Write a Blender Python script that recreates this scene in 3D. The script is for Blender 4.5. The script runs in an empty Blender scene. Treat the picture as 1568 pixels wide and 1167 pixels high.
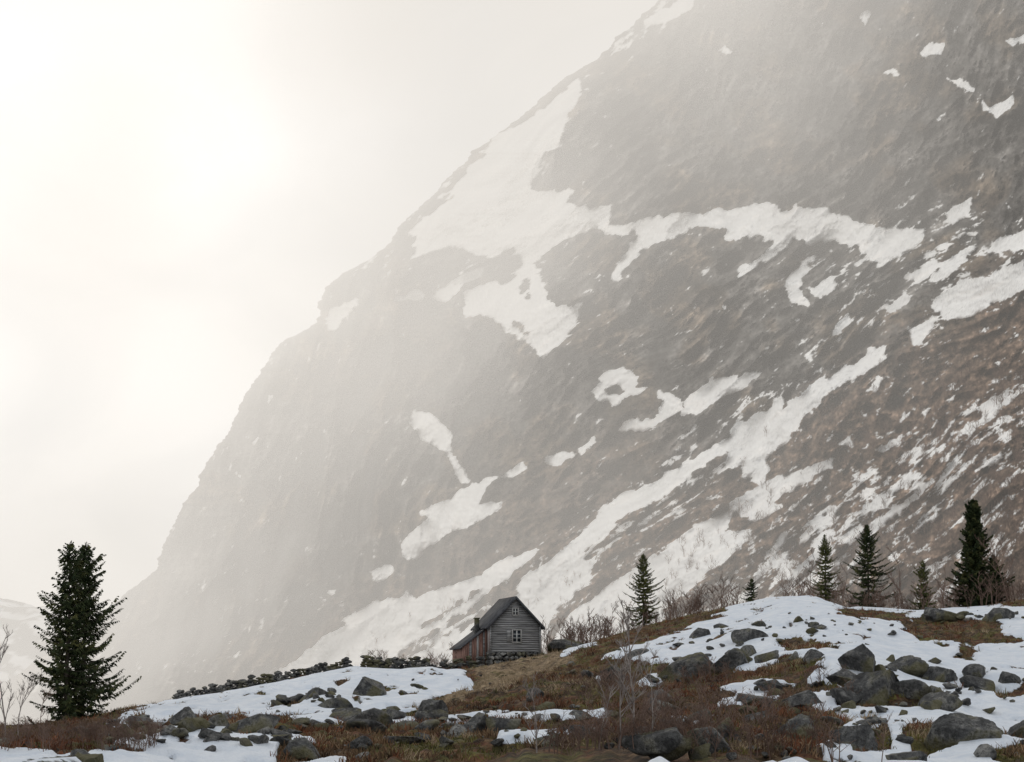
import bpy, bmesh, math, random
import numpy as np
from mathutils import Vector, Matrix
random.seed(7); rng=np.random.default_rng(7)
sc=bpy.context.scene
# ---------------------------------------------------------------- survey helpers
F=3536.0; PITCH=math.radians(8.0); CZ=2.0
cp,sp=math.cos(PITCH),math.sin(PITCH)
def ray(px,py):
    a=(np.asarray(px,float)-784)/F; b=(583.5-np.asarray(py,float))/F
    dy=cp-b*sp; dz=sp+b*cp
    return a/dy, dz/dy          # x/y , z/y
def to_px(x,y,z):
    z=z-CZ; d=y*cp+z*sp; u=-y*sp+z*cp
    return 784+F*x/d, 583.5-F*u/d
# ---------------------------------------------------------------- numpy noise
def _h(ix,iy,s):
    n=(ix*374761393+iy*668265263+s*974634777)&0x7fffffff
    n=((n^(n>>13))*1274126177)&0x7fffffff
    return n^(n>>16)
_gt=np.arange(1024)/1024.0*2*np.pi; _gc=np.cos(_gt); _gs=np.sin(_gt)
def gnoise(x,y,s=0):
    x,y=np.broadcast_arrays(np.asarray(x,float),np.asarray(y,float))
    ix=np.floor(x).astype(np.int64); iy=np.floor(y).astype(np.int64)
    fx=x-ix; fy=y-iy
    ux=fx*fx*fx*(fx*(fx*6-15)+10); uy=fy*fy*fy*(fy*(fy*6-15)+10)
    def g(a,b,dx,dy):
        t=_h(a,b,s)&1023
        return _gc[t]*dx+_gs[t]*dy
    n00=g(ix,iy,fx,fy);n10=g(ix+1,iy,fx-1,fy);n01=g(ix,iy+1,fx,fy-1);n11=g(ix+1,iy+1,fx-1,fy-1)
    return (n00*(1-ux)+n10*ux)*(1-uy)+(n01*(1-ux)+n11*ux)*uy
def fbm(x,y,o=4,s=0,g=0.5):
    r=0;a=1.0
    for i in range(o):
        r=r+a*gnoise(x*2**i+i*17.3,y*2**i-i*9.1,s+i); a*=g
    return r
def sstep(a,b,x):
    t=np.clip((x-a)/(b-a),0,1); return t*t*(3-2*t)
def inpoly(px,py,poly):
    P=np.array(poly,float); res=np.zeros(px.shape,bool)
    x0,y0=P.min(0);x1,y1=P.max(0)
    m=(px>=x0)&(px<=x1)&(py>=y0)&(py<=y1)
    idx=np.nonzero(m); X=px[idx];Y=py[idx]; r=np.zeros(X.shape,bool)
    n=len(P)
    for i in range(n):
        xa,ya=P[i]; xb,yb=P[(i+1)%n]
        if ya==yb: continue
        c=((ya>Y)!=(yb>Y))&(X<(xb-xa)*(Y-ya)/(yb-ya)+xa)
        r^=c
    res[idx]=r; return res
def blur(a,k=1,st=1):
    for _ in range(k):
        for ax in (0,1):
            a=0.25*np.roll(a,st,ax)+0.5*a+0.25*np.roll(a,-st,ax)
    return a
# ---------------------------------------------------------------- mesh helpers
def mesh_np(name,V,Fq,mat,smooth=False,parent=None,attrs=None,col=None):
    V=np.asarray(V,np.float32).reshape(-1,3); Fq=np.asarray(Fq,np.int32)
    k=Fq.shape[1]
    me=bpy.data.meshes.new(name)
    me.vertices.add(len(V)); me.vertices.foreach_set('co',V.ravel())
    me.loops.add(Fq.size); me.loops.foreach_set('vertex_index',Fq.ravel())
    me.polygons.add(len(Fq)); me.polygons.foreach_set('loop_start',np.arange(0,Fq.size,k,dtype=np.int32))
    me.polygons.foreach_set('loop_total',np.full(len(Fq),k,np.int32))
    if smooth: me.polygons.foreach_set('use_smooth',np.ones(len(Fq),bool))
    if attrs:
        for n,v in attrs.items():
            a=me.attributes.new(n,'FLOAT','POINT'); a.data.foreach_set('value',np.asarray(v,np.float32).ravel())
    if col is not None:
        c4=np.ones((len(V),4),np.float32); c4[:,:3]=col.reshape(-1,3)
        a=me.attributes.new('surface','FLOAT_COLOR','POINT'); a.data.foreach_set('color',c4.ravel())
    me.update(calc_edges=True)
    me.materials.append(mat)
    o=bpy.data.objects.new(name,me); sc.collection.objects.link(o)
    if parent: o.parent=parent
    return o
def grid_faces(nr,nc):
    i=np.arange(nr*nc).reshape(nr,nc)
    return np.stack([i[:-1,:-1],i[:-1,1:],i[1:,1:],i[1:,:-1]],-1).reshape(-1,4)
# ---------------------------------------------------------------- material helpers
class NT:
    def __init__(s,name):
        s.m=bpy.data.materials.new(name); s.m.use_nodes=True; s.t=s.m.node_tree
        s.b=s.t.nodes['Principled BSDF']; s.out=s.t.nodes['Material Output']
        s.b.inputs['Specular IOR Level'].default_value=0.2
    def n(s,ty,**kw):
        nd=s.t.nodes.new(ty)
        for k,v in kw.items(): setattr(nd,k,v)
        return nd
    def l(s,a,b): s.t.links.new(a,b)
    def pos(s,scale=(1,1,1)):
        tc=s.n('ShaderNodeTexCoord'); mp=s.n('ShaderNodeMapping')
        mp.inputs['Scale'].default_value=scale
        s.l(tc.outputs['Object'],mp.inputs[0]); return mp.outputs[0]
    def noise(s,vec,scale,detail=6,rough=0.55,dist=0):
        nd=s.n('ShaderNodeTexNoise'); nd.inputs['Scale'].default_value=scale
        nd.inputs['Detail'].default_value=detail; nd.inputs['Roughness'].default_value=rough
        nd.inputs['Distortion'].default_value=dist
        if vec is not None: s.l(vec,nd.inputs['Vector'])
        return nd.outputs['Fac']
    def ramp(s,f,stops,interp='LINEAR'):
        r=s.n('ShaderNodeValToRGB'); r.color_ramp.interpolation=interp; e=r.color_ramp.elements
        while len(e)<len(stops): e.new(0.5)
        for i,(p,c) in enumerate(stops):
            e[i].position=p; e[i].color=(c,c,c,1) if not hasattr(c,'__len__') else (*c,1)
        s.l(f,r.inputs[0]); return r.outputs[0]
    def math(s,op,a,b=None,c=None,clamp=False):
        m=s.n('ShaderNodeMath',operation=op,use_clamp=clamp)
        for i,v in enumerate((a,b,c)):
            if v is None: continue
            if isinstance(v,(int,float)): m.inputs[i].default_value=v
            else: s.l(v,m.inputs[i])
        return m.outputs[0]
    def mix(s,f,a,b,mode='MIX'):
        m=s.n('ShaderNodeMix',data_type='RGBA',blend_type=mode)
        for i,v in ((0,f),(6,a),(7,b)):
            if isinstance(v,(int,float)): m.inputs[i].default_value=v
            elif isinstance(v,tuple): m.inputs[i].default_value=(*v,1)
            else: s.l(v,m.inputs[i])
        return m.outputs[2]
    def attr(s,name,o='Fac'):
        a=s.n('ShaderNodeAttribute'); a.attribute_name=name; return a.outputs[o]
    def bump(s,h,strength,dist):
        b=s.n('ShaderNodeBump'); b.inputs['Strength'].default_value=strength; b.inputs['Distance'].default_value=dist
        s.l(h,b.inputs['Height']); s.l(b.outputs[0],s.b.inputs['Normal'])
    def color(s,c,rough=0.9):
        if isinstance(c,tuple): s.b.inputs['Base Color'].default_value=(*c,1)
        else: s.l(c,s.b.inputs['Base Color'])
        s.b.inputs['Roughness'].default_value=rough; return s.m
def simple(name,c1,c2,scale=3,stretch=(1,1,1),rough=0.9,bump=0.0,bd=0.02):
    t=NT(name); v=t.pos(stretch); f=t.noise(v,scale,3,0.65)
    t.color(t.ramp(f,[(0.3,c1),(0.7,c2)]),rough)
    if bump: t.bump(f,bump,bd)
    return t.m
# ---------------------------------------------------------------- materials
def mat_mountain():
    t=NT('mountain_rock_snow')
    f=t.noise(t.pos(),0.8,1,0.7)
    g=t.ramp(f,[(0.3,0.85),(0.7,1.1)])
    t.color(t.mix(1.0,t.attr('surface','Color'),g,'MULTIPLY'),0.92)
    t.b.inputs['Specular IOR Level'].default_value=0.0
    return t.m
def mat_ground():
    t=NT('heath_and_snow'); p=t.pos()
    a=t.noise(p,0.35,3,0.6); b=t.noise(p,2.2,6,0.75); c=t.noise(p,0.9,4,0.65,0.5)
    heath=t.ramp(b,[(0.34,(0.018,0.012,0.008)),(0.5,(0.08,0.05,0.03)),(0.66,(0.24,0.15,0.08))])
    moss=t.ramp(b,[(0.34,(0.02,0.02,0.007)),(0.66,(0.19,0.165,0.05))])
    straw=t.ramp(b,[(0.34,(0.10,0.068,0.038)),(0.66,(0.46,0.34,0.21))])
    red=t.ramp(b,[(0.34,(0.035,0.014,0.009)),(0.66,(0.25,0.105,0.055))])
    g=t.mix(t.ramp(a,[(0.46,0.0),(0.56,1.0)]),heath,moss)
    g=t.mix(t.ramp(c,[(0.50,0.0),(0.58,0.8)]),g,red)
    sw=t.math('ADD',t.attr('straw'),t.math('MULTIPLY',t.math('SUBTRACT',c,0.58),3.2))
    g=t.mix(t.ramp(sw,[(0.4,0.0),(0.7,0.9)]),g,straw)
    s=t.math('ADD',t.attr('snow'),t.math('MULTIPLY',t.math('SUBTRACT',b,0.5),0.6))
    sf=t.ramp(s,[(0.45,0.0),(0.52,1.0)])
    snow=t.ramp(c,[(0.3,(0.60,0.65,0.72)),(0.65,(0.76,0.78,0.81))])
    snow=t.mix(t.ramp(b,[(0.60,0.0),(0.8,0.45)]),snow,(0.42,0.39,0.35))
    t.color(t.mix(sf,g,snow),0.85)
    h=t.math('MULTIPLY',b,t.math('SUBTRACT',1.0,t.math('MULTIPLY',sf,0.6)))
    t.bump(h,1.0,0.4); return t.m
def mat_rock(name='lichen_rock',k=1.0):
    t=NT(name); p=t.pos()
    a=t.noise(p,1.4,6,0.72); b=t.noise(p,7,4,0.75); c=t.noise(p,0.7,3,0.55)
    r=t.ramp(a,[(0.34,(0.03*k,0.03*k,0.031*k)),(0.48,(0.10*k,0.098*k,0.095*k)),(0.62,(0.28*k,0.27*k,0.25*k))])
    r=t.mix(t.ramp(b,[(0.5,0.0),(0.6,0.75)]),r,(0.038,0.037,0.034))
    r=t.mix(t.ramp(c,[(0.48,0.0),(0.58,0.75)]),r,(0.10,0.088,0.035))
    t.color(r,0.9); t.bump(t.math('ADD',a,b),1.0,0.12); return t.m
def mat_needles():
    t=NT('spruce_needles'); p=t.pos(); a=t.noise(p,1.3,3,0.6)
    c=t.ramp(a,[(0.35,(0.012,0.020,0.008)),(0.52,(0.036,0.048,0.017)),(0.68,(0.11,0.105,0.036))])
    t.color(c,0.85); return t.m
M_mtn=mat_mountain(); M_gr=mat_ground(); M_rock=mat_rock(); M_need=mat_needles()
M_needl=simple('young_spruce_needles',(0.03,0.04,0.013),(0.15,0.15,0.05),2)
M_bark=simple('bark',(0.035,0.028,0.022),(0.11,0.09,0.07),6,(1,1,0.3))
M_birch=simple('birch_twigs',(0.09,0.056,0.042),(0.25,0.17,0.135),0.6)
M_birchw=simple('birch_stem',(0.13,0.105,0.095),(0.42,0.37,0.34),4)
M_heath=simple('heath_tufts',(0.02,0.013,0.009),(0.25,0.155,0.085),0.9)
M_redh=simple('red_heather',(0.03,0.013,0.009),(0.27,0.11,0.055),0.9)
M_moss=simple('mossy_tufts',(0.03,0.03,0.010),(0.20,0.175,0.055),0.9)
M_straw=simple('dry_grass',(0.16,0.11,0.06),(0.48,0.37,0.24),0.8)
# ---------------------------------------------------------------- GROUND
cx=np.array([-1200,-300,0,60,140,230,330,430,540,600,700,745,830,900,960,1060,1180,1240,1290,1400,1500,1568,1800,2400])
cyp=np.array([1120,1118,1112,1112,1108,1082,1066,1046,1024,1026,1026,1020,1004,986,968,943,916,914,932,937,930,918,900,880])
YC=200.0
xs_c=(cx-784)/F*YC/1.0
zc_c=CZ+ray(cx,cyp)[1]*YC
def crest(x): return np.interp(x,xs_c,zc_c)
def ground_h(x,y):
    x=np.asarray(x,float); y=np.asarray(y,float)
    xx=x*np.clip(200/np.maximum(y,40),1,2.2)**0.75
    zc=crest(xx); u=np.clip((y-60)/140,0,1.0)
    h=0.35+(zc-0.35)*u**0.9
    bump=fbm(x/11,y/14,5,3,0.5)*0.9+fbm(x/3.1,y/3.6,3,9)*0.22
    h=h+bump*sstep(0,60,y)*(1-0.75*sstep(150,195,y))
    d=np.maximum(y-YC,0)
    drop=np.where(d<40,0.004*d*d,6.4+0.32*(d-40))
    return np.where(y>YC,np.maximum(h-drop,-28.0+2*gnoise(x/60,y/60,5)),h)
SN=[[(150,1108),(250,1076),(330,1064),(430,1043),(540,1018),(700,1026),(745,1052),(690,1065),(640,1085),(560,1112),(500,1114),(430,1100),(340,1098),(280,1104),(230,1120)],
 [(100,1180),(180,1138),(300,1112),(400,1122),(470,1132),(540,1170),(500,1190)],
 [(560,1104),(700,1098),(930,1090),(940,1101),(700,1107),(560,1112)],
 [(755,1120),(860,1117),(925,1123),(830,1141),(760,1142)],
 [(1010,1104),(1085,1104),(1060,1116),(1015,1114)],[(905,1040),(940,1030),(945,1040),(915,1048)],[(975,1046),(1010,1036),(1015,1046),(985,1054)],
 [(-300,1150),(130,1158),(120,1190),(-300,1200)],
 [(1060,962),(1110,932),(1180,905),(1290,925),(1600,930),(1700,960),(1900,1200),(1280,1200),(1240,1125),(1110,1112),(1100,1062),(1200,1032),(1100,1022),(930,1012),(945,1000)],
 [(860,1000),(905,985),(915,990),(870,1003)]]
HE=[[(1375,955),(1420,942),(1500,948),(1575,988),(1400,986)],[(1150,1022),(1200,1008),(1248,1014),(1240,1042),(1160,1044)],
 [(1050,930),(1110,930),(1100,952),(1060,955)],[(1170,985),(1210,978),(1290,995),(1220,1004)],[(1285,1065),(1330,1050),(1440,1062),(1420,1090),(1290,1085)],
 [(1370,1118),(1430,1108),(1470,1150),(1400,1172)],[(1110,1085),(1230,1075),(1300,1110),(1250,1155),(1100,1130)],
 [(420,1150),(470,1140),(560,1165),(440,1175)],[(330,1108),(420,1103),(440,1120),(340,1122)],[(1290,930),(1400,940),(1380,952),(1280,945)],
 [(1300,1130),(1350,1115),(1365,1155),(1315,1165)],[(1500,1060),(1600,1048),(1600,1068),(1520,1078)],[(1180,1050),(1260,1040),(1290,1055),(1200,1068)],[(1530,1150),(1600,1140),(1600,1175),(1540,1175)]]
ST=[[(700,1012),(860,995),(880,1012),(800,1045),(690,1080),(600,1100),(560,1120),(640,1085),(710,1055),(740,1040)]]
ny=[-60,-30,0,20,35,46,54]
yv=np.concatenate([ny,60*(215/60)**(np.arange(600)/599),[218,222,228,236,246,260,280,310,350,400,500,650,850,1100,1500,2200,3500,6000]])
sv=np.concatenate([[-8,-4,-2,-1.2,-.8,-.6,-.5,-.4,-.34,-.3],np.linspace(-.26,.26,900),[.3,.34,.4,.5,.6,.8,1.2,2,4,8]])
W=np.maximum(yv,60)[:,None]; X=sv[None,:]*W; Y=np.repeat(yv[:,None],len(sv),1)
Z=ground_h(X,Y)
PX,PY=to_px(X,np.maximum(Y,5),Z)
wob=fbm(X/4,Y/6,4,21)*26
mx=PX+wob; my=PY+fbm(X/4,Y/6,4,31)*9
snow=np.zeros_like(X)
for p in SN: snow[inpoly(mx,my,p)]=1
for p in HE: snow[inpoly(mx,my,p)]=0
snow=np.where((Y>205)|(Y<58),0.55,snow)
straw=np.zeros_like(X)
for p in ST: straw[inpoly(mx,my,p)]=1
snow=blur(snow,4); straw=blur(straw,8)
patch=fbm(X/2.2,Y/4.5,5,41,.6)
snowf=np.clip(snow*1.0+0.84*patch*(0.36+0.9*snow)-0.08,0,1)
hmask=sstep(0.4,0.75,blur(snowf,1))
rough=fbm(X/0.9,Y/0.9,3,51)
Z=Z+hmask*0.18+(1-hmask)*rough*0.28*(Y<210)
mesh_np('ground',np.stack([X,Y,Z],-1),grid_faces(*X.shape),M_gr,True,attrs={'snow':snowf,'straw':straw})
gX,gY,gS=X,Y,snowf
def _ij(x,y):
    s=x/np.maximum(y,60); return np.clip(np.searchsorted(yv,y),0,len(yv)-1),np.clip(np.searchsorted(sv,s),0,len(sv)-1)
def snow_at(x,y): i,j=_ij(x,y); return gS[i,j]
def straw_at(x,y): i,j=_ij(x,y); return straw[i,j]
_hy=np.linspace(56,206,900)
def hit(px,py):
    rx,rz=ray(px,py)
    i,j=_ij(rx*_hy,_hy); h=Z[i,j]; z=CZ+rz*_hy
    k=np.nonzero(h>=z)[0]
    k=k[0] if len(k) else int((198-56)/150*899)
    y=_hy[k]
    return float(rx*y),float(y),float(h[k])
def gz(x,y):
    i,j=_ij(x,y); return Z[i,j]
# ---------------------------------------------------------------- MOUNTAIN
silx=[-1100,-600,-200,0,60,150,188,225,240,250,265,285,300,315,335,350,365,378,395,410,430,455,487,491,486,505,525,550,575,600,612,640,665,690,710,725,755,790,820,860,885,915,945,975,1000,1060,1160,1300,1500,1800]
sily=[1250,1170,1110,1050,1010,945,912,885,870,835,805,765,748,710,680,665,625,600,578,550,525,512,492,478,463,435,418,407,390,368,345,320,297,268,250,232,210,185,160,122,108,90,58,32,8,-50,-140,-240,-340,-460]
o=np.argsort(sily); sy=np.array(sily,float)[o]; sx=np.array(silx,float)[o]
rows=np.concatenate([np.linspace(1250,1165,14)[:-1],np.linspace(1165,-5,840),np.linspace(-5,-450,50)[1:]])
S0=np.interp(rows,sy,sx)+6*gnoise(rows/16,rows*0,2)+4*gnoise(rows/6,rows*0,6)+2.2*gnoise(rows/2.5,rows*0,4)
NCm=1080; XR=1850.0
q=np.linspace(0,1,NCm)
PXm=S0[:,None]+(XR-S0[:,None])*q[None,:]; PYm=np.repeat(rows[:,None],NCm,1)
def depth(px,py):
    a=(1568-px)/1568; b=(1167-py)/1167
    d=330+1100*a+430*b
    d=np.where(a<0,330+700*a*0.3+430*b,d)
    return np.maximum(d,260)
D=depth(PXm,PYm)
A=math.radians(38)
w1=45*fbm(PXm/330,PYm/330,2,201); w2=45*fbm(PXm/330,PYm/330,2,205)
def rotc(a): return PXm*math.cos(a)-PYm*math.sin(a)+w1, PXm*math.sin(a)+PYm*math.cos(a)+w2
U,Vv=rotc(A); U2,V2=rotc(A+.5)
k2=np.clip(sstep(950,500,PXm-(PYm-600)*0.2)+0.7*sstep(420,100,PYm)*sstep(900,1100,PXm),0,1)
def an(lu,lv,o,s,g=.5):   # noise stretched along the local fall line
    return fbm(U/lu,Vv/lv,o,s,g)*(1-k2)+fbm(U2/lu,V2/lv,o,s+50,g)*k2
rid=1-np.abs(an(300,110,3,61))*2.2
r2=1-np.abs(an(120,50,3,66,0.55))*2.4
r3=np.abs(fbm(PXm/60,PYm/50,4,81,0.55))
fin=fbm(PXm/14,PYm/14,3,87,0.6)
nz1=an(26,10,5,101,0.68)
ledge=fbm(PXm/240,(PYm+0.12*PXm)/50,3,131,0.55)
disp=-30*rid-18*r2-18*an(160,60,4,71,0.5)+16*r3+70*fbm(PXm/420,PYm/420,2,85)-12*ledge-4.0*fin-4.5*nz1
SNM=[[(755,210),(800,190),(850,150),(885,125),(892,140),(870,175),(858,205),(862,225),(835,235),(820,260),(812,290),(850,292),(875,290),(870,310),(900,320),(935,312),(940,330),(925,340),(965,345),(975,352),(950,360),(905,350),(880,362),(860,368),(830,395),(815,402),(808,412),(800,400),(790,375),(760,392),(730,390),(700,378),(670,385),(630,395),(640,380),(630,375),(640,360),(625,358),(650,335),(690,305),(700,280),(715,262),(740,240)],
[(812,400),(825,410),(830,430),(835,450),(850,470),(870,470),(893,463),(888,490),(870,515),(845,540),(828,552),(820,535),(800,520),(775,505),(755,488),(730,482),(712,490),(708,470),(715,465),(707,450),(730,440),(760,430),(770,440),(790,425),(800,405)],
[(955,395),(965,375),(975,360),(965,345),(990,335),(1040,327),(1085,325),(1130,318),(1185,308),(1195,322),(1220,318),(1265,316),(1280,330),(1330,345),(1370,350),(1418,348),(1415,365),(1395,385),(1350,402),(1330,398),(1300,410),(1325,388),(1310,375),(1270,370),(1240,375),(1215,365),(1195,390),(1165,405),(1130,430),(1126,418),(1140,405),(1165,395),(1180,380),(1165,362),(1115,368),(1110,350),(1070,345),(1050,358),(1010,370),(985,385),(965,400),(945,430),(933,425),(945,410)],
[(1203,455),(1205,425),(1235,393),(1249,393),(1228,425),(1224,445),(1240,467),(1225,470),(1213,457)],
[(1240,440),(1265,428),(1287,423),(1277,442),(1255,457),(1240,452)],
[(499,497),(508,475),(546,453),(546,467),(530,487),(504,507)],[(550,410),(578,386),(562,414)],
[(598,464),(635,443),(651,450),(646,461),(620,460)],[(658,457),(690,433),(707,438),(686,463)],[(688,432),(740,408),(737,427),(710,434)],
[(631,630),(657,630),(682,655),(694,668),(692,690),(702,710),(724,738),(708,744),(693,720),(688,702),(673,687),(650,674),(631,650)],
[(616,850),(615,828),(640,808),(655,790),(640,783),(675,773),(700,753),(745,733),(772,728),(744,745),(728,775),(760,768),(767,778),(737,797),(700,812),(662,832),(635,857)],
[(768,730),(800,708),(807,716),(787,730)],[(571,884),(569,872),(605,864),(600,882),(585,890)],
[(904,597),(925,568),(960,563),(977,578),(972,595),(994,589),(985,602),(955,607),(945,620),(918,614)],
[(943,662),(960,643),(982,643),(977,657)],[(975,654),(1000,635),(1016,615),(1003,598),(1030,603),(1047,615),(1042,627),(1010,647),(985,660)],
[(1043,642),(1043,628),(1068,598),(1100,577),(1125,576),(1163,566),(1148,587),(1100,611),(1065,633)],
[(836,712),(836,698),(875,690),(880,699),(855,714)],[(883,692),(910,668),(914,676),(890,694)],
[(1110,702),(1118,685),(1150,670),(1200,625),(1240,590),(1290,568),(1325,545),(1330,532),(1352,527),(1360,533),(1347,552),(1312,577),(1272,602),(1237,632),(1207,672),(1172,702),(1160,727),(1140,737),(1138,716),(1113,714)],
[(1143,740),(1175,710),(1184,717),(1162,740)],
[(415,1045),(460,1003),(500,975),(540,945),(570,920),(600,916),(650,910),(700,893),(740,878),(760,860),(800,848),(828,836),(817,854),(780,882),(740,912),(700,942),(660,967),(620,992),(570,1030),(500,1080),(420,1080)],
[(560,1060),(620,1003),(680,965),(730,938),(790,905),(800,883),(840,860),(880,828),(930,773),(960,753),(1000,740),(1050,708),(1110,673),(1130,648),(1170,630),(1207,605),(1192,637),(1150,667),(1100,697),(1060,724),(1010,760),(960,787),(905,840),(893,852),(905,872),(895,902),(870,917),(850,937),(835,980),(840,1080),(560,1080)],
[(840,1060),(845,985),(870,940),(905,920),(925,903),(960,883),(1000,853),(1040,823),(1090,788),(1125,783),(1112,815),(1152,812),(1132,842),(1080,882),(1050,907),(1020,930),(1000,1000),(980,1060)],
[(1115,772),(1150,750),(1200,728),(1272,703),(1277,715),(1220,747),(1180,770),(1202,775),(1160,797),(1125,787)],
[(1428,472),(1470,428),(1520,423),(1545,408),(1600,385),(1600,430),(1530,462),(1490,482),(1450,490)],
[(1520,368),(1600,345),(1600,380),(1545,384),(1513,387)],[(1393,502),(1427,488),(1427,507),(1405,527),(1393,520)],
[(1425,427),(1450,403),(1490,373),(1494,382),(1462,410),(1430,432)],[(1383,427),(1430,398),(1437,410),(1410,434)],
[(1348,472),(1390,448),(1397,455),(1365,480)],[(1443,342),(1460,318),(1492,298),(1482,327),(1487,332)],
[(1408,84),(1420,64),(1447,69),(1442,84)],[(1493,150),(1520,163),(1550,148),(1554,160),(1525,182)],[(1448,120),(1480,123),(1502,147),(1480,137)],
[(1353,108),(1375,108),(1378,119)],[(1538,62),(1600,42),(1600,60),(1550,70)],[(1343,687),(1382,663),(1377,682),(1355,692)],
[(1283,682),(1300,668),(1303,687)],[(985,32),(1030,8),(1065,-5),(1060,12),(1030,32),(1000,37)],[(1320,15),(1332,20),(1325,42),(1318,30)],
[(1500,625),(1540,595),(1545,603),(1510,632)],[(1325,600),(1350,570),(1352,580),(1335,603)],[(1270,512),(1300,480),(1303,488),(1280,512)],
[(1478,655),(1500,640),(1568,590),(1568,600),(1500,655),(1480,670)],[(1098,80),(1118,68),(1116,84)],[(1070,412),(1086,414),(1080,424)],[(1216,488),(1228,484),(1226,494)],[(1104,468),(1114,466),(1110,478)],[(498,905),(512,903),(508,914)],[(614,908),(630,904),(626,916)] ]
HOL=[[(785,490),(800,492),(808,515),(790,505)],[(797,430),(810,425),(815,457),(795,452)],[(925,597),(945,588),(956,600),(935,608)],
[(1165,372),(1180,366),(1185,376),(1170,384)],[(865,920),(880,905),(900,908),(885,918)],[(700,960),(790,905),(795,910),(705,968)],[(640,960),(735,900),(740,905),(650,966)],[(600,1012),(690,965),(692,970),(605,1020)]]
jx=an(30,14,4,91,0.6); jy=an(30,14,4,95,0.6)
wx=PXm+jx*9; wy=PYm+jy*7
sm=np.zeros_like(PXm)
for p in SNM: sm[inpoly(wx,wy,p)]=1
for p in HOL: sm[inpoly(wx,wy,p)]=0
def blob(cxp,cyp_,rx,ry,rot=0):
    c,s=math.cos(rot),math.sin(rot); dx=PXm-cxp; dy=PYm-cyp_
    return np.exp(-(((dx*c-dy*s)/rx)**2+((dx*s+dy*c)/ry)**2))
bias=0.08*blob(1300,560,420,90,A)+0.36*blob(1330,790,330,65,A)+0.34*blob(1500,880,220,70,A)+0.42*blob(1220,850,190,50,A)+0.27*blob(700,290,150,60,A)+0.12*blob(330,970,120,50,A)+0.16*blob(1100,650,250,30,A)+0.34*blob(900,870,300,35,A)+0.24*blob(1430,400,200,80)+0.34*blob(1000,30,120,25,A)+0.16*blob(1500,720,220,80,A)+0.26*blob(650,980,200,35,A)+0.14*blob(760,430,120,60)+0.1*blob(1480,150,120,120)+.03
sb=(0.4*blur(sm,1)+0.6*blur(sm,8))*1.08
nz3=an(52,15,4,105,.6); nz2=fbm(PXm/5,PYm/5,2,111)
fans=blob(760,950,330,75,A)
streak=fbm(U/150,Vv/4.5,3,121,0.55)
s=sb+(1-np.clip(sb,0,1))*(bias*0.9+1.0*nz3*(0.25+bias*1.5))+nz1*0.60*(1-0.25*sb)+nz2*0.14-1.0*fans*np.maximum(streak-0.12,0)*sb
S=sstep(0.43,0.57,s)
Sb=blur(S,5)
dlow=blur(disp,12,6)
D=D+(disp*(1-0.75*Sb)+dlow*0.75*Sb)*D/1050
w=110.0; qq=np.clip((PXm-S0[:,None])/w,0,1)
D=D+ 170*(1-np.sqrt(1-(1-qq)**2))
line=(PYm-(905-(PXm-820)*0.66))
na=fbm(PXm/70,PYm/70,5,141,0.6)
veg=sstep(-70,60,line+60*na+30*nz1)*sstep(780,980,PXm)
veg=np.clip(veg+0.6*sstep(0,120,PYm-(1180-PXm*0.62)+50*na)*sstep(150,500,PXm)*(1-sstep(900,1100,PXm)),0,1)
# albedo: bare gneiss, lichen/heath scree, snow
tone=np.exp(0.85*na+1.1*an(60,15,5,151,0.62)+0.55*fbm(PXm/7,PYm/7,2,161,0.6)+.45*nz1-1.0*np.maximum(r3-.2,0))
rock=0.108*tone[...,None]*np.array([1.02,0.975,0.93])
brn=fbm(PXm/110,PYm/90,3,171,.6)[...,None]
rock=rock*(1+np.clip(brn*2,0,.6)*np.array([.3,.0,-.3]))
vt=np.exp(1.2*fbm(PXm/9,PYm/9,3,181,0.7)+0.9*an(30,10,3,185,.6))
vcol=0.10*vt[...,None]*np.array([1.32,0.94,0.71])
base=rock*(1-veg[...,None])+vcol*veg[...,None]
sncol=(0.88+0.16*an(70,14,3,191,.6))[...,None]*np.array([.985,1.0,1.01])
col=np.clip(base*(1-S[...,None])+sncol*S[...,None],0.012,0.93)
snm=S
rx,rz=ray(PXm,PYm)
MV=np.stack([rx*D,D,CZ+rz*D],-1)
nb=14; back=[];bc=[]
for k in range(nb,0,-1):
    d=MV[:,0,:].copy(); d[:,0]+=26.0*(k**1.35)*0.6; d[:,1]+=14.0*k**1.6; d[:,2]-=0.35*k*k
    back.append(d); bc.append(rock[:,0,:])
MB=np.concatenate([np.stack(back,1),MV],1); CB=np.concatenate([np.stack(bc,1),col],1)
mesh_np('mountain',MB,grid_faces(MB.shape[0],MB.shape[1]),M_mtn,True,col=CB)
def mtn_at(px,py):
    i=np.argmin(np.abs(rows-py)); j=int(round((px-S0[i])/(XR-S0[i])*(NCm-1))); j=min(max(j,0),NCm-1)
    return MV[i,j],snm[i,j]
# distant mountain on the far left
dx=np.linspace(-900,-150,300); dt=np.linspace(0,1,140)
top=CZ+1900*np.interp(dx,[-900,-600,-480,-430,-400,-370,-340,-300,-150],[.10,.085,.062,.047,.042,.040,.036,.02,0.0])
DX=np.repeat(dx[None],140,0); DT=np.repeat(dt[:,None],300,1)
DZ=-60+(top[None]+60)*np.sin(np.minimum(DT/0.75,1.0)*np.pi/2)-np.maximum(DT-0.75,0)*500
DZ+=10*fbm(DX/60,DT*6,5,7)*np.minimum(DT*3,1)
DY=1600+DT*500+25*fbm(DX/40,DT*9,5,17)
ds=sstep(.46,.54,0.42+0.9*fbm(DX/26,DT*16,5,27,.65))[...,None]
mesh_np('distant_mountain',np.stack([DX,DY,DZ],-1),grid_faces(140,300),M_mtn,True,col=ds*np.array([.8,.82,.84])+(1-ds)*np.array([.02,.022,.026]))
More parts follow.
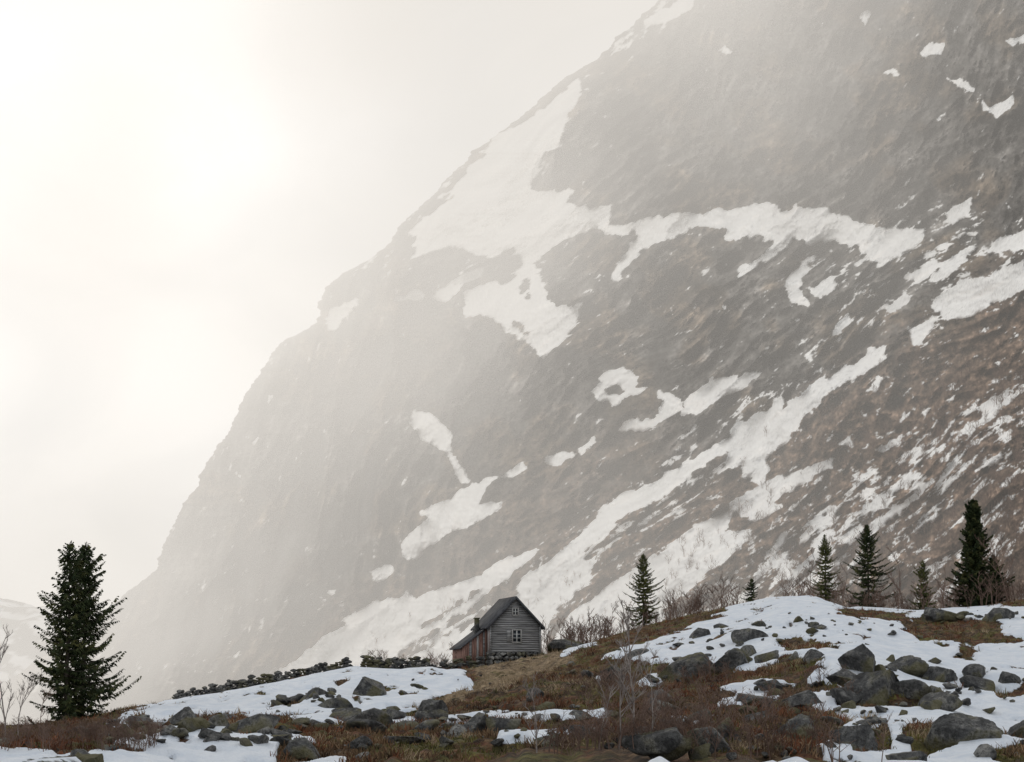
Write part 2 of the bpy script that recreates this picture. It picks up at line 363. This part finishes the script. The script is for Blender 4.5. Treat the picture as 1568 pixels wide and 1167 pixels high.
# ---------------------------------------------------------------- ROCKS
def ico(sub):
    bm=bmesh.new(); bmesh.ops.create_icosphere(bm,subdivisions=sub,radius=1)
    v=np.array([x.co[:] for x in bm.verts]); f=np.array([[a.index for a in x.verts] for x in bm.faces]); bm.free(); return v,f
I2,I3,I4=ico(2),ico(3),ico(5)
def rockshape(T,seed,cuts=9,lo=.34,hi=.78):
    r=np.random.default_rng(seed); v=T[0].copy()
    for _ in range(cuts):
        n=r.normal(size=3); n/=np.linalg.norm(n); c=r.uniform(lo,hi)
        d=v@n; m=d>c; v[m]-=np.outer(d[m]-c,n)*0.97
    a=fbm(v[:,0]*2.3+seed,v[:,1]*2.3+v[:,2]*1.9,4,seed,0.6)
    rr=1+0.09*a[:,None]
    return v*rr
BO=[(567,1068,80,38),(375,1126,80,26),(285,1110,52,22),(655,1098,50,30),(215,1114,50,20),(480,1070,45,13),(330,1136,60,22),(440,1078,40,10),
(1325,1032,66,46),(1395,1036,62,36),(1440,1047,55,30),(1345,1078,115,48),(1297,1050,60,26),(1480,1136,95,60),(1545,1050,45,34),(1445,953,60,24),(1530,950,46,30),(1238,1090,70,34),(1222,1137,75,36),(1300,1142,80,40),(1155,1086,60,32),(1072,978,42,22),(1140,986,60,18),(1060,1048,85,52),(1122,1032,60,32),(940,1048,60,26),(820,1072,40,30),(720,1132,72,30),(620,1142,54,22),(872,986,50,16),(1498,1042,38,20),(1400,1166,60,22),(465,1164,66,24),(120,1162,40,18),(1010,1078,60,24),(1180,1060,45,20),(1250,1015,40,18),(900,1132,55,24),(1560,1130,50,26),(545,1150,40,20),(1035,1120,50,22),(1420,1085,45,20),(1105,965,34,14)]
for k,(px,py,w_,h_) in enumerate(BO):
    x,y,z=hit(px,py-3); s=y/F
    v=rockshape(I4,(100 if k!=15 else 160)+k,13); v=v*np.array([w_*s*0.66,w_*s*0.55,h_*s*0.98])
    ang=rng.uniform(-0.3,0.3); c,s_=math.cos(ang),math.sin(ang); v=v@np.array([[c,0,s_],[0,1,0],[-s_,0,c]])
    v+=np.array([0,w_*s*0.25,h_*s*0.10])
    ob=mesh_np('boulder',v,I4[1],M_rock,False); ob.location=(x,y,z)
def merge(parts):
    V=[];Fc=[];n=0
    for v,f in parts: V.append(v);Fc.append(f+n);n+=len(v)
    return np.concatenate(V),np.concatenate(Fc)
SH=[rockshape(I3,300+i,12) for i in range(14)]; SH2=[rockshape(I2,330+i,8) for i in range(14)]
parts=[]
cl=[(300,1115,120,14),(400,1125,90,14),(480,1070,50,8),(640,1110,90,20),(1200,1090,160,40),(1380,1060,130,30),(1100,1010,90,30),(1440,1050,120,25),(1250,960,120,14),(950,1060,120,40),(1480,945,80,8),(750,1110,150,25),(1100,1140,150,20),(1400,1120,150,35),(200,1125,80,10)]
for i in range(600):
    if i<430:
        c=cl[rng.integers(len(cl))]; px=c[0]+rng.normal()*c[2]*0.6; py=min(1172,c[1]+rng.normal()*c[3]*0.7)
    else: px=rng.uniform(-60,1630); py=rng.uniform(940,1170)
    yc=np.interp(px,cx,cyp)
    if py<yc+4: continue
    x,y,z=hit(px,py); r=float(np.exp(rng.normal(-1.7,0.65))); r=min(r,0.9)
    if 700<px<860 and py<1075: r*=0.4
    v=SH[rng.integers(14)]*np.array([r*1.3,r,r*rng.uniform(0.5,0.85)])
    a=rng.uniform(0,6.28); R=np.array([[math.cos(a),-math.sin(a),0],[math.sin(a),math.cos(a),0],[0,0,1]])
    parts.append((v@R.T+np.array([x,y,z+r*0.05]),I3[1]))
mesh_np('scattered_rocks',*merge(parts),M_rock)
def wall(name,pts,y0,hh):
    parts=[]; P=np.array(pts,float)
    L=np.concatenate([[0],np.cumsum(np.hypot(*(np.diff(P,axis=0)).T))])
    n=int(L[-1]*y0/F/0.32)
    for i in range(n):
        l=L[-1]*i/n; px=np.interp(l,L,P[:,0]); dy_=np.interp(l,L,P[:,1])
        y=y0+dy_; x=(px-784)/F*y; z=float(gz(x,y)); top=hh*rng.uniform(0.5,1.15)
        zz=0
        while zz<top:
            r=rng.uniform(0.14,0.3)
            for dyy in (-0.2,0.2):
                v=SH2[rng.integers(14)]*np.array([r*rng.uniform(1,1.9),r*1.2,r*0.75])
                parts.append((v+np.array([x+rng.normal()*0.08,y+dyy,z+zz+r*0.4]),I2[1]))
            zz+=r*1.1
    mesh_np(name,*merge(parts),M_rock)
wall('dry_stone_wall',[(272,0),(345,0),(430,0),(495,2),(540,0)],197,0.65)
wall('dry_stone_wall',[(560,1),(640,0),(700,-1),(742,-2)],196,0.85)
# ---------------------------------------------------------------- CABIN
def empty(name,loc,rz=0):
    e=bpy.data.objects.new(name,None); sc.collection.objects.link(e); e.location=loc; e.rotation_euler[2]=rz; return e
def boxes(name,B,mat,parent):
    V=np.concatenate(B); n=len(B)
    f=np.array([[0,1,2,3],[7,6,5,4],[0,4,5,1],[1,5,6,2],[2,6,7,3],[3,7,4,0]])
    Fc=np.concatenate([f+8*i for i in range(n)]); o=mesh_np(name,V,Fc,mat,False,parent); return o
def bx(x0,x1,y0,y1,z0,z1,xt0=None,xt1=None):
    a=x0 if xt0 is None else xt0; b=x1 if xt1 is None else xt1
    return np.array([[x0,y0,z0],[x0,y1,z0],[x1,y1,z0],[x1,y0,z0],[a,y0,z1],[a,y1,z1],[b,y1,z1],[b,y0,z1]],float)
M_pl=simple('weathered_planks',(0.065,0.064,0.066),(0.40,0.39,0.38),2.2,(0.25,1,6),0.9,0.5,0.02)
M_plv=simple('old_red_planks',(0.08,0.04,0.032),(0.42,0.25,0.20),2.2,(5,5,0.3),0.9)
M_pale=simple('pale_planks',(0.25,0.24,0.23),(0.5,0.48,0.46),2.2,(5,5,0.3),0.9)
M_roof=simple('roof_boards',(0.03,0.03,0.034),(0.10,0.10,0.105),2,(1,1,1),0.85)
M_white=simple('flaking_white_paint',(0.38,0.38,0.37),(0.62,0.62,0.6),5)
M_glass=simple('dark_window_glass',(0.015,0.018,0.022),(0.03,0.034,0.04),1,rough=0.15)
M_dark=simple('dark_interior',(0.008,0.008,0.008),(0.015,0.015,0.015))
cy_=196.0; cxw=(789-784)/F*cy_
cz=float(CZ+ray(787,1017)[1]*cy_)
cab=empty('wooden_cabin',(cxw,cy_,cz),math.radians(15))
HW=2.22; EZ=3.2; AZ=5.5; BZ=1.0; DP=5.2
parts=[]
for row in range(4):
    z=-0.3+row*0.35
    for side in range(2):
        L_=HW*2+0.1 if side==0 else DP
        u=0
        while u<L_:
            r=rng.uniform(0.2,0.42); v=SH2[rng.integers(14)]*np.array([r,0.3,0.24]) if side==0 else SH2[rng.integers(14)]*np.array([0.3,r,0.24])
            parts.append((v+(np.array([-HW-0.05+u+r*.6,0.08,z+.1]) if side==0 else np.array([-HW+0.05,u+r*.6,z+.1])),I2[1])); u+=r*1.35
mesh_np('stone_foundation',*merge(parts),mat_rock('foundation_stone',1.5),False,cab)
boxes('foundation_core',[bx(-HW+.1,HW-.1,.12,DP,-0.8,BZ-.01)],M_dark,cab)
def hw(z): return HW if z<=EZ else max(0.02,HW*(AZ-z)/(AZ-EZ))
B=[];z=BZ
while z<AZ-0.1:
    h=rng.uniform(0.16,0.22); z1=min(z+h-0.03,AZ-0.05); off=rng.uniform(-0.02,0.02)
    B.append(bx(-hw(z),hw(z),off,0.06+off,z,z1,-hw(z1),hw(z1))); z+=h
boxes('front_cladding',B,M_pl,cab)
boxes('wall_core',[bx(-HW+.03,HW-.03,0.085,DP-.08,BZ,EZ-.02),bx(-HW+.05,HW-.05,0.085,DP-.08,EZ-.02,AZ-.1,-0.02,0.02)],M_dark,cab)
B=[];z=BZ
while z<EZ:
    B.append(bx(HW-.02,HW+.03,0.01,DP,z,z+.16)); z+=.18
boxes('right_cladding',B,M_pl,cab)
B=[];Bp=[];y=0.0
while y<DP:
    (Bp if rng.random()<0.2 else B).append(bx(-HW-.03,-HW+.02,y+.01,y+.15,BZ+rng.uniform(-.1,0),EZ)); y+=.17
boxes('left_cladding',B,M_plv,cab)
if Bp: boxes('left_pale_boards',Bp,M_pale,cab)
boxes('back_wall',[bx(-HW,HW,DP-.07,DP,BZ,EZ),bx(-HW,HW,DP-.07,DP,EZ+.003,AZ,-0.02,0.02)],M_pl,cab)
boxes('corner_boards',[bx(-HW-.04,-HW+.12,-.055,-.025,BZ-.05,EZ-.05),bx(HW-.12,HW+.04,-.055,-.025,BZ-.05,EZ-.05)],M_pl,cab)
sl=(AZ-EZ)/HW; ov=0.32
def slab(sgn,y0,y1,t0,t1,x_in=0.0,x_out=HW+ov):
    p=[(x_in,AZ-sl*x_in),(x_out,AZ-sl*x_out)]
    v=[]
    for (tt) in (t0,t1):
        v+= [[sgn*p[0][0],y0,p[0][1]+tt],[sgn*p[0][0],y1,p[0][1]+tt],[sgn*p[1][0],y1,p[1][1]+tt],[sgn*p[1][0],y0,p[1][1]+tt]]
    return np.array(v,float)
boxes('roof',[slab(-1,-.28,DP+.25,.06,.2),slab(1,-.28,DP+.25,.06,.2)],M_roof,cab)
boxes('barge_boards',[slab(-1,-.33,-.285,-.04,.22),slab(1,-.33,-.285,-.04,.22)],M_roof,cab)
def window(name,xc,zc_,w,h,nx,nz):
    fr=0.10; g=empty(name,(0,0,0)); g.parent=cab
    boxes('glass',[bx(xc-w/2,xc+w/2,-.04,-.03,zc_-h/2,zc_+h/2)],M_glass,g)
    B=[bx(xc-w/2-fr,xc-w/2,-.08,-.028,zc_-h/2-fr,zc_+h/2+fr),bx(xc+w/2,xc+w/2+fr,-.08,-.028,zc_-h/2-fr,zc_+h/2+fr),
       bx(xc-w/2,xc+w/2,-.078,-.028,zc_+h/2,zc_+h/2+fr),bx(xc-w/2,xc+w/2,-.078,-.028,zc_-h/2-fr,zc_-h/2)]
    boxes('frame',B,M_pale,g)
    B=[]
    for i in range(1,nx): B.append(bx(xc-w/2+w*i/nx-.045,xc-w/2+w*i/nx+.045,-.065,-.042,zc_-h/2,zc_+h/2))
    for i in range(1,nz): B.append(bx(xc-w/2,xc+w/2,-.060,-.044,zc_-h/2+h*i/nz-.022,zc_-h/2+h*i/nz+.022))
    boxes('mullions',B,M_white,g)
window('window',0.12,2.35,0.66,0.95,2,3)
window('attic_window',0.0,4.4,0.38,0.5,2,2)
boxes('shutter',[bx(-.75,-.42,-.06,-.026,1.8,2.9)],M_pl,cab)
x1=-HW-.04; x0=x1-2.05; ly=1.0; ly1=4.6; zt1=3.0; zt0=1.45
zr=lambda x: zt0+(zt1-zt0)*(x-x0)/(x1-x0)
B=[];Bp=[];Bd=[];x=x0
while x<x1-.05:
    w_=rng.uniform(.16,.22); xb=min(x+w_-.02,x1-.01)
    b=bx(x,xb,ly+rng.uniform(-.01,.01),ly+.04,-.15+rng.uniform(0,.1),zr(x)); b[6:8,2]=zr(xb)
    k=rng.random(); (Bp if k<.25 else Bd if k<.38 else B).append(b); x+=w_
boxes('leanto_front_boards',B,M_plv,cab)
if Bp: boxes('leanto_pale_boards',Bp,M_pale,cab)
if Bd: boxes('leanto_grey_boards',Bd,M_pl,cab)
b=bx(x0+.04,x1-.01,ly+.05,ly1-.05,-.6,zr(x0+.04)-.05); b[6:8,2]=zt1-.05
boxes('leanto_core',[b],M_dark,cab)
boxes('leanto_side',[bx(x0-.03,x0+.02,ly,ly1,-.3,zt0)],M_plv,cab)
r=np.array([[x0-.3,ly-.22,zr(x0-.3)+.02],[x0-.3,ly1,zr(x0-.3)+.02],[x1+.02,ly1,zt1+.02],[x1+.02,ly-.22,zt1+.02]]); r2_=r.copy(); r2_[:,2]+=.12
boxes('leanto_roof',[np.concatenate([r,r2_])],M_roof,cab)
boxes('chimney',[bx(-HW-.75,-HW-.40,2.0,2.4,2.3,3.85),bx(-HW-.81,-HW-.34,1.94,2.46,3.853,3.94)],mat_rock('chimney_stone',0.7),cab)
# ---------------------------------------------------------------- TREES
def tube(P,R,n=5):
    P=np.array(P,float); R=np.array(R,float); m=len(P)
    d=np.empty_like(P); d[1:-1]=P[2:]-P[:-2]; d[0]=P[1]-P[0]; d[-1]=P[-1]-P[-2]
    d/=np.linalg.norm(d,axis=1,keepdims=True)+1e-9
    a=np.cross(d,[0.3,0.9,0.1]); a/=np.linalg.norm(a,axis=1,keepdims=True)+1e-9; b=np.cross(d,a)
    t=2*np.pi*np.arange(n)/n
    V=(P[:,None]+R[:,None,None]*(np.cos(t)[None,:,None]*a[:,None]+np.sin(t)[None,:,None]*b[:,None])).reshape(-1,3)
    i=np.arange(m-1)[:,None]*n; k=np.arange(n)[None]; k1=(k+1)%n
    Fc=np.stack([i+k,i+k1,i+n+k1,i+n+k],-1).reshape(-1,4)
    return V,Fc
def spruce(px,pybase,y,H,R,seed,mat=None,dens=1.0,name='spruce_tree',lean=0,lowcut=0.04,full=1.0):
    r=np.random.default_rng(seed); mat=mat or M_need
    x=float((px-784)/F*y); z=float(CZ+ray(px,pybase)[1]*y)
    e=empty(name,(x,y,z))
    zz=np.linspace(-0.4,H,12); tp=[[lean*t+0.02*math.sin(t*1.3+seed),0.02*math.cos(t),t] for t in zz]
    tr=[max(0.012,0.016*H*(1-max(t,0)/H)**0.9) for t in zz]
    T=[tube(tp,tr,7)]
    V=[]
    h=lowcut*H; ph=r.uniform(0,6.28,6); S_=H/9
    gs=max(0.6,min(1.3,S_))
    while h<H*0.985:
        u=h/H; nb_=int(r.integers(4,8)*dens)+1
        prof=R*((1-u)**0.78)*(0.86+0.2*math.sin(h*2.3/S_+seed))*r.uniform(.85,1.1)
        if u<0.12: prof*=0.72+u*2.3
        a0=r.uniform(0,6.28)
        for k in range(nb_):
            a=a0+2*math.pi*k/nb_+r.normal()*0.25
            lob=1+0.22*math.sin(a*2+ph[0]+u*5)+0.16*math.sin(a*3+ph[1]-u*9)
            L=prof*r.uniform(0.45,1.18)*lob+0.12
            el=math.radians(-20+62*u+r.normal()*8)
            d=np.array([math.cos(a),math.sin(a),0]); side=np.array([-d[1],d[0],0])
            m=max(4,int(L/(0.085*gs))); pts=[]
            for j in range(m+1):
                t=j/m; s=t*L
                zz_=math.sin(el)*s-0.16*L*math.sin(t*math.pi)*(1-u)+0.16*L*t*t*(1-u)
                p=np.array([lean*h,0,h])+d*s*math.cos(el)+np.array([0,0,zz_]); pts.append(p)
                if t<0.1: continue
                for sg in (-1,1,-1,1)[:(2 if dens<1.1 else 4)]:
                    l=(0.36*(1-t)+0.15)*min(1,L/1.0+.3)*r.uniform(0.6,1.3)*gs
                    dd=side*sg*r.uniform(.5,1)+d*r.uniform(.2,.9)+np.array([0,0,r.uniform(-0.95,0.1)]); dd/=np.linalg.norm(dd)
                    w=r.normal(size=3); w-=w.dot(dd)*dd; w/=np.linalg.norm(w); w*=r.uniform(.02,.05)*gs*full
                    V+= [p,p+dd*l*.45+w,p+dd*l,p+dd*l*.45-w]
                if r.random()<0.7:
                    l=r.uniform(.12,.34)*(1-u*.6)*gs; dd=np.array([r.normal()*.25,r.normal()*.25,-1]); w=np.array([d[1],-d[0],0])*r.uniform(.02,.05)*full
                    V+= [p,p+dd*l*.5+w,p+dd*l,p+dd*l*.5-w]
            q_=pts[::2]+[pts[-1]]; T.append(tube(q_,np.linspace(0.010+0.007*L,0.004,len(q_)),3))
        h+=(0.15+0.26*(1-u))*r.uniform(0.8,1.25)*S_**0.4/max(dens,.6)
    for j in range(26):
        hh=H*(0.95+0.055*j/26); a=r.uniform(0,6.28); dd=np.array([math.cos(a)*.6,math.sin(a)*.6,.8]); p=np.array([lean*hh,0,hh]); w=np.array([-math.sin(a),math.cos(a),0])*.025
        l=.16; V+=[p,p+dd*l*.5+w,p+dd*l,p+dd*l*.5-w]
    V=np.array(V); mesh_np('needle_foliage',V,np.arange(len(V)).reshape(-1,4),mat,False,e)
    mesh_np('trunk_and_limbs',*merge(T),M_bark,False,e)
spruce(108,1128,112,293/F*112,3.2,1,lowcut=0.03,full=1.35)
spruce(132,1126,113.5,290/F*113,3.8,2,lowcut=0.03,full=1.35)
def sm_(px,top,base,y,wpx,seed,mat,dens,full=2.2):
    s=y/F; spruce(px,base,y,(base-top)*s,wpx*s*0.62,seed,mat,dens,full=full)
sm_(985,850,952,205,72,3,M_needl,1.0,1.8)
sm_(1263,820,916,208,48,4,M_needl,1.0,1.8)
sm_(1328,805,925,206,84,5,M_need,1.0,1.9)
sm_(1412,860,934,206,50,6,M_needl,1.0,1.8)
sm_(1492,765,936,204,88,8,M_need,1.4)
sm_(1520,850,936,206,60,9,M_need,1.2)
sm_(1150,888,918,206,24,10,M_need,0.9)
# birches
def birch(seed,H,spread=0.35,levels=3,r0=0.03,n=3,nbr=(5,8),m=5,taper=.5):
    r=np.random.default_rng(seed); out=[]
    def grow(p,d,L,rad,lv):
        mm=m if lv>1 else 3; pts=[p]; dd=d.copy()
        for i in range(mm):
            dd=dd+r.normal(size=3)*0.10+np.array([0,0,0.06]); dd/=np.linalg.norm(dd); pts.append(pts[-1]+dd*L/mm)
        out.append(tube(pts,np.linspace(rad,rad*0.3,mm+1),n))
        if lv>0:
            for i in range(r.integers(*nbr)):
                t=r.uniform(0.2,1); k=min(mm-1,int(t*mm)); q=pts[k]+(pts[k+1]-pts[k])*(t*mm-k)
                a=r.uniform(0,6.28); s=np.array([math.cos(a),math.sin(a),0.0]); nd=dd*0.75+s*spread*2+np.array([0,0,.15]); nd/=np.linalg.norm(nd)
                grow(q,nd,L*r.uniform(.3,.5)*(1.15-t*.4),rad*taper,lv-1)
    grow(np.zeros(3),np.array([r.normal()*.08,r.normal()*.08,1.0]),H,r0,levels)
    return merge(out)
BI=[(975,1172,175,1),(948,1150,120,2),(1000,1165,110,3),(965,1090,90,4),(822,1150,95,5),(8,1130,130,6),(1275,1168,80,7),(905,960,50,8),(935,962,45,9),(1030,935,40,10),(840,1000,45,11),(860,992,40,12),(918,1168,90,13),(1095,1170,60,14),(1240,905,60,15),(1375,925,75,16),(1440,922,65,17),(1545,915,100,18),(1290,920,60,19),(60,1135,70,20),(1350,1168,60,21),(1180,1165,70,22),(28,1132,90,23),(700,1015,40,24),(875,985,50,25)]
for px,py,hp,sd in BI:
    x,y,z=hit(px,py)
    H=hp*y/F
    v,f=birch(sd+40,H,0.32,3,0.006+0.011*H,taper=.55)
    ob=mesh_np('birch_sapling',v,f,M_birchw if hp>80 and py>1000 else M_birch); ob.location=(x,y,z-.05)
TB=[]
for s in range(7):
    pr_=[]
    for k in range(3):
        v,f=birch(900+s*10+k,1.0,0.45,2,0.018,3,(4,7),4,.6); v=v+np.array([rng.normal()*.12,rng.normal()*.12,0]); pr_.append((v,f))
    TB.append(merge(pr_))
parts=[]
for i in range(2900):
    if i<2500:
        px=rng.uniform(1000,1700); py=rng.uniform(560,940)
        ln=905-(px-820)*0.66
        if py<ln+rng.uniform(-10,150): continue
    else:
        px=rng.uniform(500,1150); py=1180-px*0.30+rng.uniform(-55,60)-max(0,px-850)*.25
    if py>np.interp(px,cx,cyp)+25: continue
    P,s=mtn_at(px,py)
    if s>0.6 and rng.random()<0.72: continue
    sc_=rng.uniform(1.4,4.0); v,f=TB[rng.integers(7)]; a=rng.uniform(0,6.28)
    R=np.array([[math.cos(a),-math.sin(a),0],[math.sin(a),math.cos(a),0],[0,0,1]])
    parts.append(((v@R.T)*np.array([sc_*.9,sc_*.9,sc_])+P,f))
mesh_np('birch_scrub',*merge(parts),M_birch)
parts=[]
for i in range(240):
    px=rng.choice([rng.uniform(830,1130),rng.uniform(1180,1590),rng.uniform(560,760)]); y=rng.uniform(200,214); x=float((px-784)/F*y); z=float(gz(x,y))
    sc_=rng.uniform(1.0,2.6)*(0.6 if px<800 else 1); v,f=TB[rng.integers(7)]; parts.append((v*sc_+np.array([x,y,z-.1]),f))
for i in range(330):
    px=rng.choice([rng.uniform(820,1120),rng.uniform(880,1300),rng.uniform(0,240)]); py=rng.uniform(1040,1170) if px>300 else rng.uniform(1118,1150); x,y,z=hit(px,py)
    if px>300 and snow_at(x,y)>.5: continue
    sc_=rng.uniform(.4,1.1)*(0.75 if px<300 else 1); v,f=TB[rng.integers(7)]; parts.append((v*sc_*np.array([1,1,.8])+np.array([x,y,z-.05]),f))
mesh_np('birch_brush',*merge(parts),M_birch)
def tufts(name,N,mat,cond,hgt,blades,wid):
    y=60*(208/60)**rng.random(N*3); s=rng.uniform(-.245,.245,N*3); x=s*y
    k=cond(x,y); x=x[k][:N]; y=y[k][:N]; z=gz(x,y)
    n=len(x); b=blades
    X0=np.repeat(x,b)+rng.normal(size=n*b)*.10; Y0=np.repeat(y,b)+rng.normal(size=n*b)*.10; Z0=np.repeat(z,b)-.03
    H=np.repeat(rng.uniform(.4,1.5,n),b)*hgt*rng.uniform(.6,1.2,n*b)
    lx=rng.normal(size=n*b)*.5*H; ly_=rng.normal(size=n*b)*.5*H; wx_=rng.uniform(.4,1,n*b)*wid
    V=np.stack([np.stack([X0-wx_,Y0,Z0],-1),np.stack([X0+wx_,Y0,Z0],-1),np.stack([X0+lx+wx_*.3,Y0+ly_,Z0+H],-1),np.stack([X0+lx-wx_*.3,Y0+ly_,Z0+H],-1)],1)
    mesh_np(name,V.reshape(-1,3),np.arange(n*b*4).reshape(-1,4),mat)
hn=lambda x,y: fbm(x/5,y/7,3,77)
tufts('heather',12000,M_heath,lambda x,y:(snow_at(x,y)<0.40)&(straw_at(x,y)<.5)&(np.abs(hn(x,y))<0.14),.20,7,.024)
tufts('red_heather',7000,M_redh,lambda x,y:(snow_at(x,y)<0.38)&(straw_at(x,y)<.4)&(hn(x,y)>0.08),.21,7,.024)
tufts('mossy_sward',5000,M_moss,lambda x,y:(snow_at(x,y)<0.40)&(straw_at(x,y)<.5)&(hn(x,y)<-0.1),.14,7,.022)
tufts('dry_grass',6500,M_straw,lambda x,y:(snow_at(x,y)<0.44)&((straw_at(x,y)>.4)|(hn(x+50,y)>.22)),.20,7,.018)
# ---------------------------------------------------------------- MIST (drifting, thicker to the west, high up and along one gully, where the band imitates light shafts)
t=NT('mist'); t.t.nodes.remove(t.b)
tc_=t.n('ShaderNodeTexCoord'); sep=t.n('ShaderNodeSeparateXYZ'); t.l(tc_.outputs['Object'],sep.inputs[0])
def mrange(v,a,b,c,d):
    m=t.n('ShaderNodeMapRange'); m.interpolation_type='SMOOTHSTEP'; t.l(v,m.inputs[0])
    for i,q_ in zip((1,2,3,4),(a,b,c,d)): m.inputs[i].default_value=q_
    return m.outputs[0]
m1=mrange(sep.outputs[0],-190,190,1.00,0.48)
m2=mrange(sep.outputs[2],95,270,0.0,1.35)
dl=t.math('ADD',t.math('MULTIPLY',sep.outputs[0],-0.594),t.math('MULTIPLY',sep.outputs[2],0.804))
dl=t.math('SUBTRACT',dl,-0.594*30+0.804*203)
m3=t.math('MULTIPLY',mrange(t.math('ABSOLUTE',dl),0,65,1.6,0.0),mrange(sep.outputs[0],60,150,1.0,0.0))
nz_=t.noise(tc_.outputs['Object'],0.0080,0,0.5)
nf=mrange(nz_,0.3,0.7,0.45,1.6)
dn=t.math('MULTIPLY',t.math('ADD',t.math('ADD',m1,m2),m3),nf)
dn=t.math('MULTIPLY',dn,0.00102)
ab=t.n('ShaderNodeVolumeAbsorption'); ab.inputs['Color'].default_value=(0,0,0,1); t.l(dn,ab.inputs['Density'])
# extra emission high in the west, standing in for sunlight scattered by mist
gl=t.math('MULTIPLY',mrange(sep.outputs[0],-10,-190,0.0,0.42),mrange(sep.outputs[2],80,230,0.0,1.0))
em=t.n('ShaderNodeEmission'); em.inputs['Color'].default_value=(0.81,0.768,0.712,1); t.l(t.math('MULTIPLY',dn,t.math('ADD',gl,1.0)),em.inputs['Strength'])  # mist emits by itself, in place of scattered skylight
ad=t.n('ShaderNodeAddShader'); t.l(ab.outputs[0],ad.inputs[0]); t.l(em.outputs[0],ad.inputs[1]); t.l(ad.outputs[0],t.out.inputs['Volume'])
try: t.m.cycles.volume_step_rate=4.0
except Exception as e: print('step rate',e)
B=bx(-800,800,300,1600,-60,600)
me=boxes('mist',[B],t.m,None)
# ---------------------------------------------------------------- LIGHT
SE,SA=math.radians(26),math.radians(-14)
sd=Vector((math.sin(SA)*math.cos(SE),math.cos(SA)*math.cos(SE),math.sin(SE)))
L=bpy.data.lights.new('sun','SUN'); L.energy=1.5; L.angle=math.radians(10); L.color=(1,0.89,0.74)
lo=bpy.data.objects.new('sun',L); sc.collection.objects.link(lo); lo.rotation_euler=sd.to_track_quat('Z','Y').to_euler(); lo.location=sd*500
w=bpy.data.worlds.new('World'); sc.world=w; w.use_nodes=True; nt=w.node_tree; nd=nt.nodes; lk=nt.links
bg=nd['Background']; out=nd['World Output']
sk=nd.new('ShaderNodeTexSky'); sk.sky_type='NISHITA'; sk.sun_disc=False; sk.sun_elevation=SE; sk.sun_rotation=SA%(2*math.pi)
lk.new(sk.outputs[0],bg.inputs[0]); bg.inputs[1].default_value=0.08
tc=nd.new('ShaderNodeTexCoord'); nz=nd.new('ShaderNodeTexNoise'); nz.inputs['Scale'].default_value=9; nz.inputs['Detail'].default_value=4; nz.inputs['Distortion'].default_value=0.7
mp=nd.new('ShaderNodeMapping'); mp.inputs['Scale'].default_value=(1,1,1.6); lk.new(tc.outputs['Generated'],mp.inputs[0]); lk.new(mp.outputs[0],nz.inputs['Vector'])
cl_=nd.new('ShaderNodeValToRGB'); cl_.color_ramp.elements[0].position=.34; cl_.color_ramp.elements[0].color=(.68,.73,.78,1); cl_.color_ramp.elements[1].position=.66; cl_.color_ramp.elements[1].color=(1.03,1.04,1.05,1)
lk.new(nz.outputs[0],cl_.inputs[0])
dp=nd.new('ShaderNodeVectorMath'); dp.operation='DOT_PRODUCT'; lk.new(tc.outputs['Generated'],dp.inputs[0])
gd=Vector((math.sin(math.radians(-12.5))*math.cos(math.radians(15.5)),math.cos(math.radians(-12.5))*math.cos(math.radians(15.5)),math.sin(math.radians(15.5)))); dp.inputs[1].default_value=gd
pw=nd.new('ShaderNodeMath'); pw.operation='POWER'; lk.new(dp.outputs['Value'],pw.inputs[0]); pw.inputs[1].default_value=75
ml=nd.new('ShaderNodeMath'); ml.operation='MULTIPLY_ADD'; lk.new(pw.outputs[0],ml.inputs[0]); ml.inputs[1].default_value=2.4; ml.inputs[2].default_value=0.98
b2=nd.new('ShaderNodeBackground'); lk.new(cl_.outputs[0],b2.inputs[0]); lk.new(ml.outputs[0],b2.inputs[1])
mx_=nd.new('ShaderNodeMixShader'); mx_.inputs[0].default_value=0.9; lk.new(bg.outputs[0],mx_.inputs[1]); lk.new(b2.outputs[0],mx_.inputs[2]); lk.new(mx_.outputs[0],out.inputs[0])
# ---------------------------------------------------------------- CAMERA
c=bpy.data.cameras.new('camera'); c.sensor_width=36; c.lens=36*F/1568; c.clip_end=20000; c.clip_start=0.5
co=bpy.data.objects.new('camera',c); sc.collection.objects.link(co); co.location=(0,0,CZ); co.rotation_euler=(math.pi/2+PITCH,0,0)
sc.camera=co
sc.view_settings.view_transform='Standard'; sc.view_settings.look='None'; sc.view_settings.exposure=0
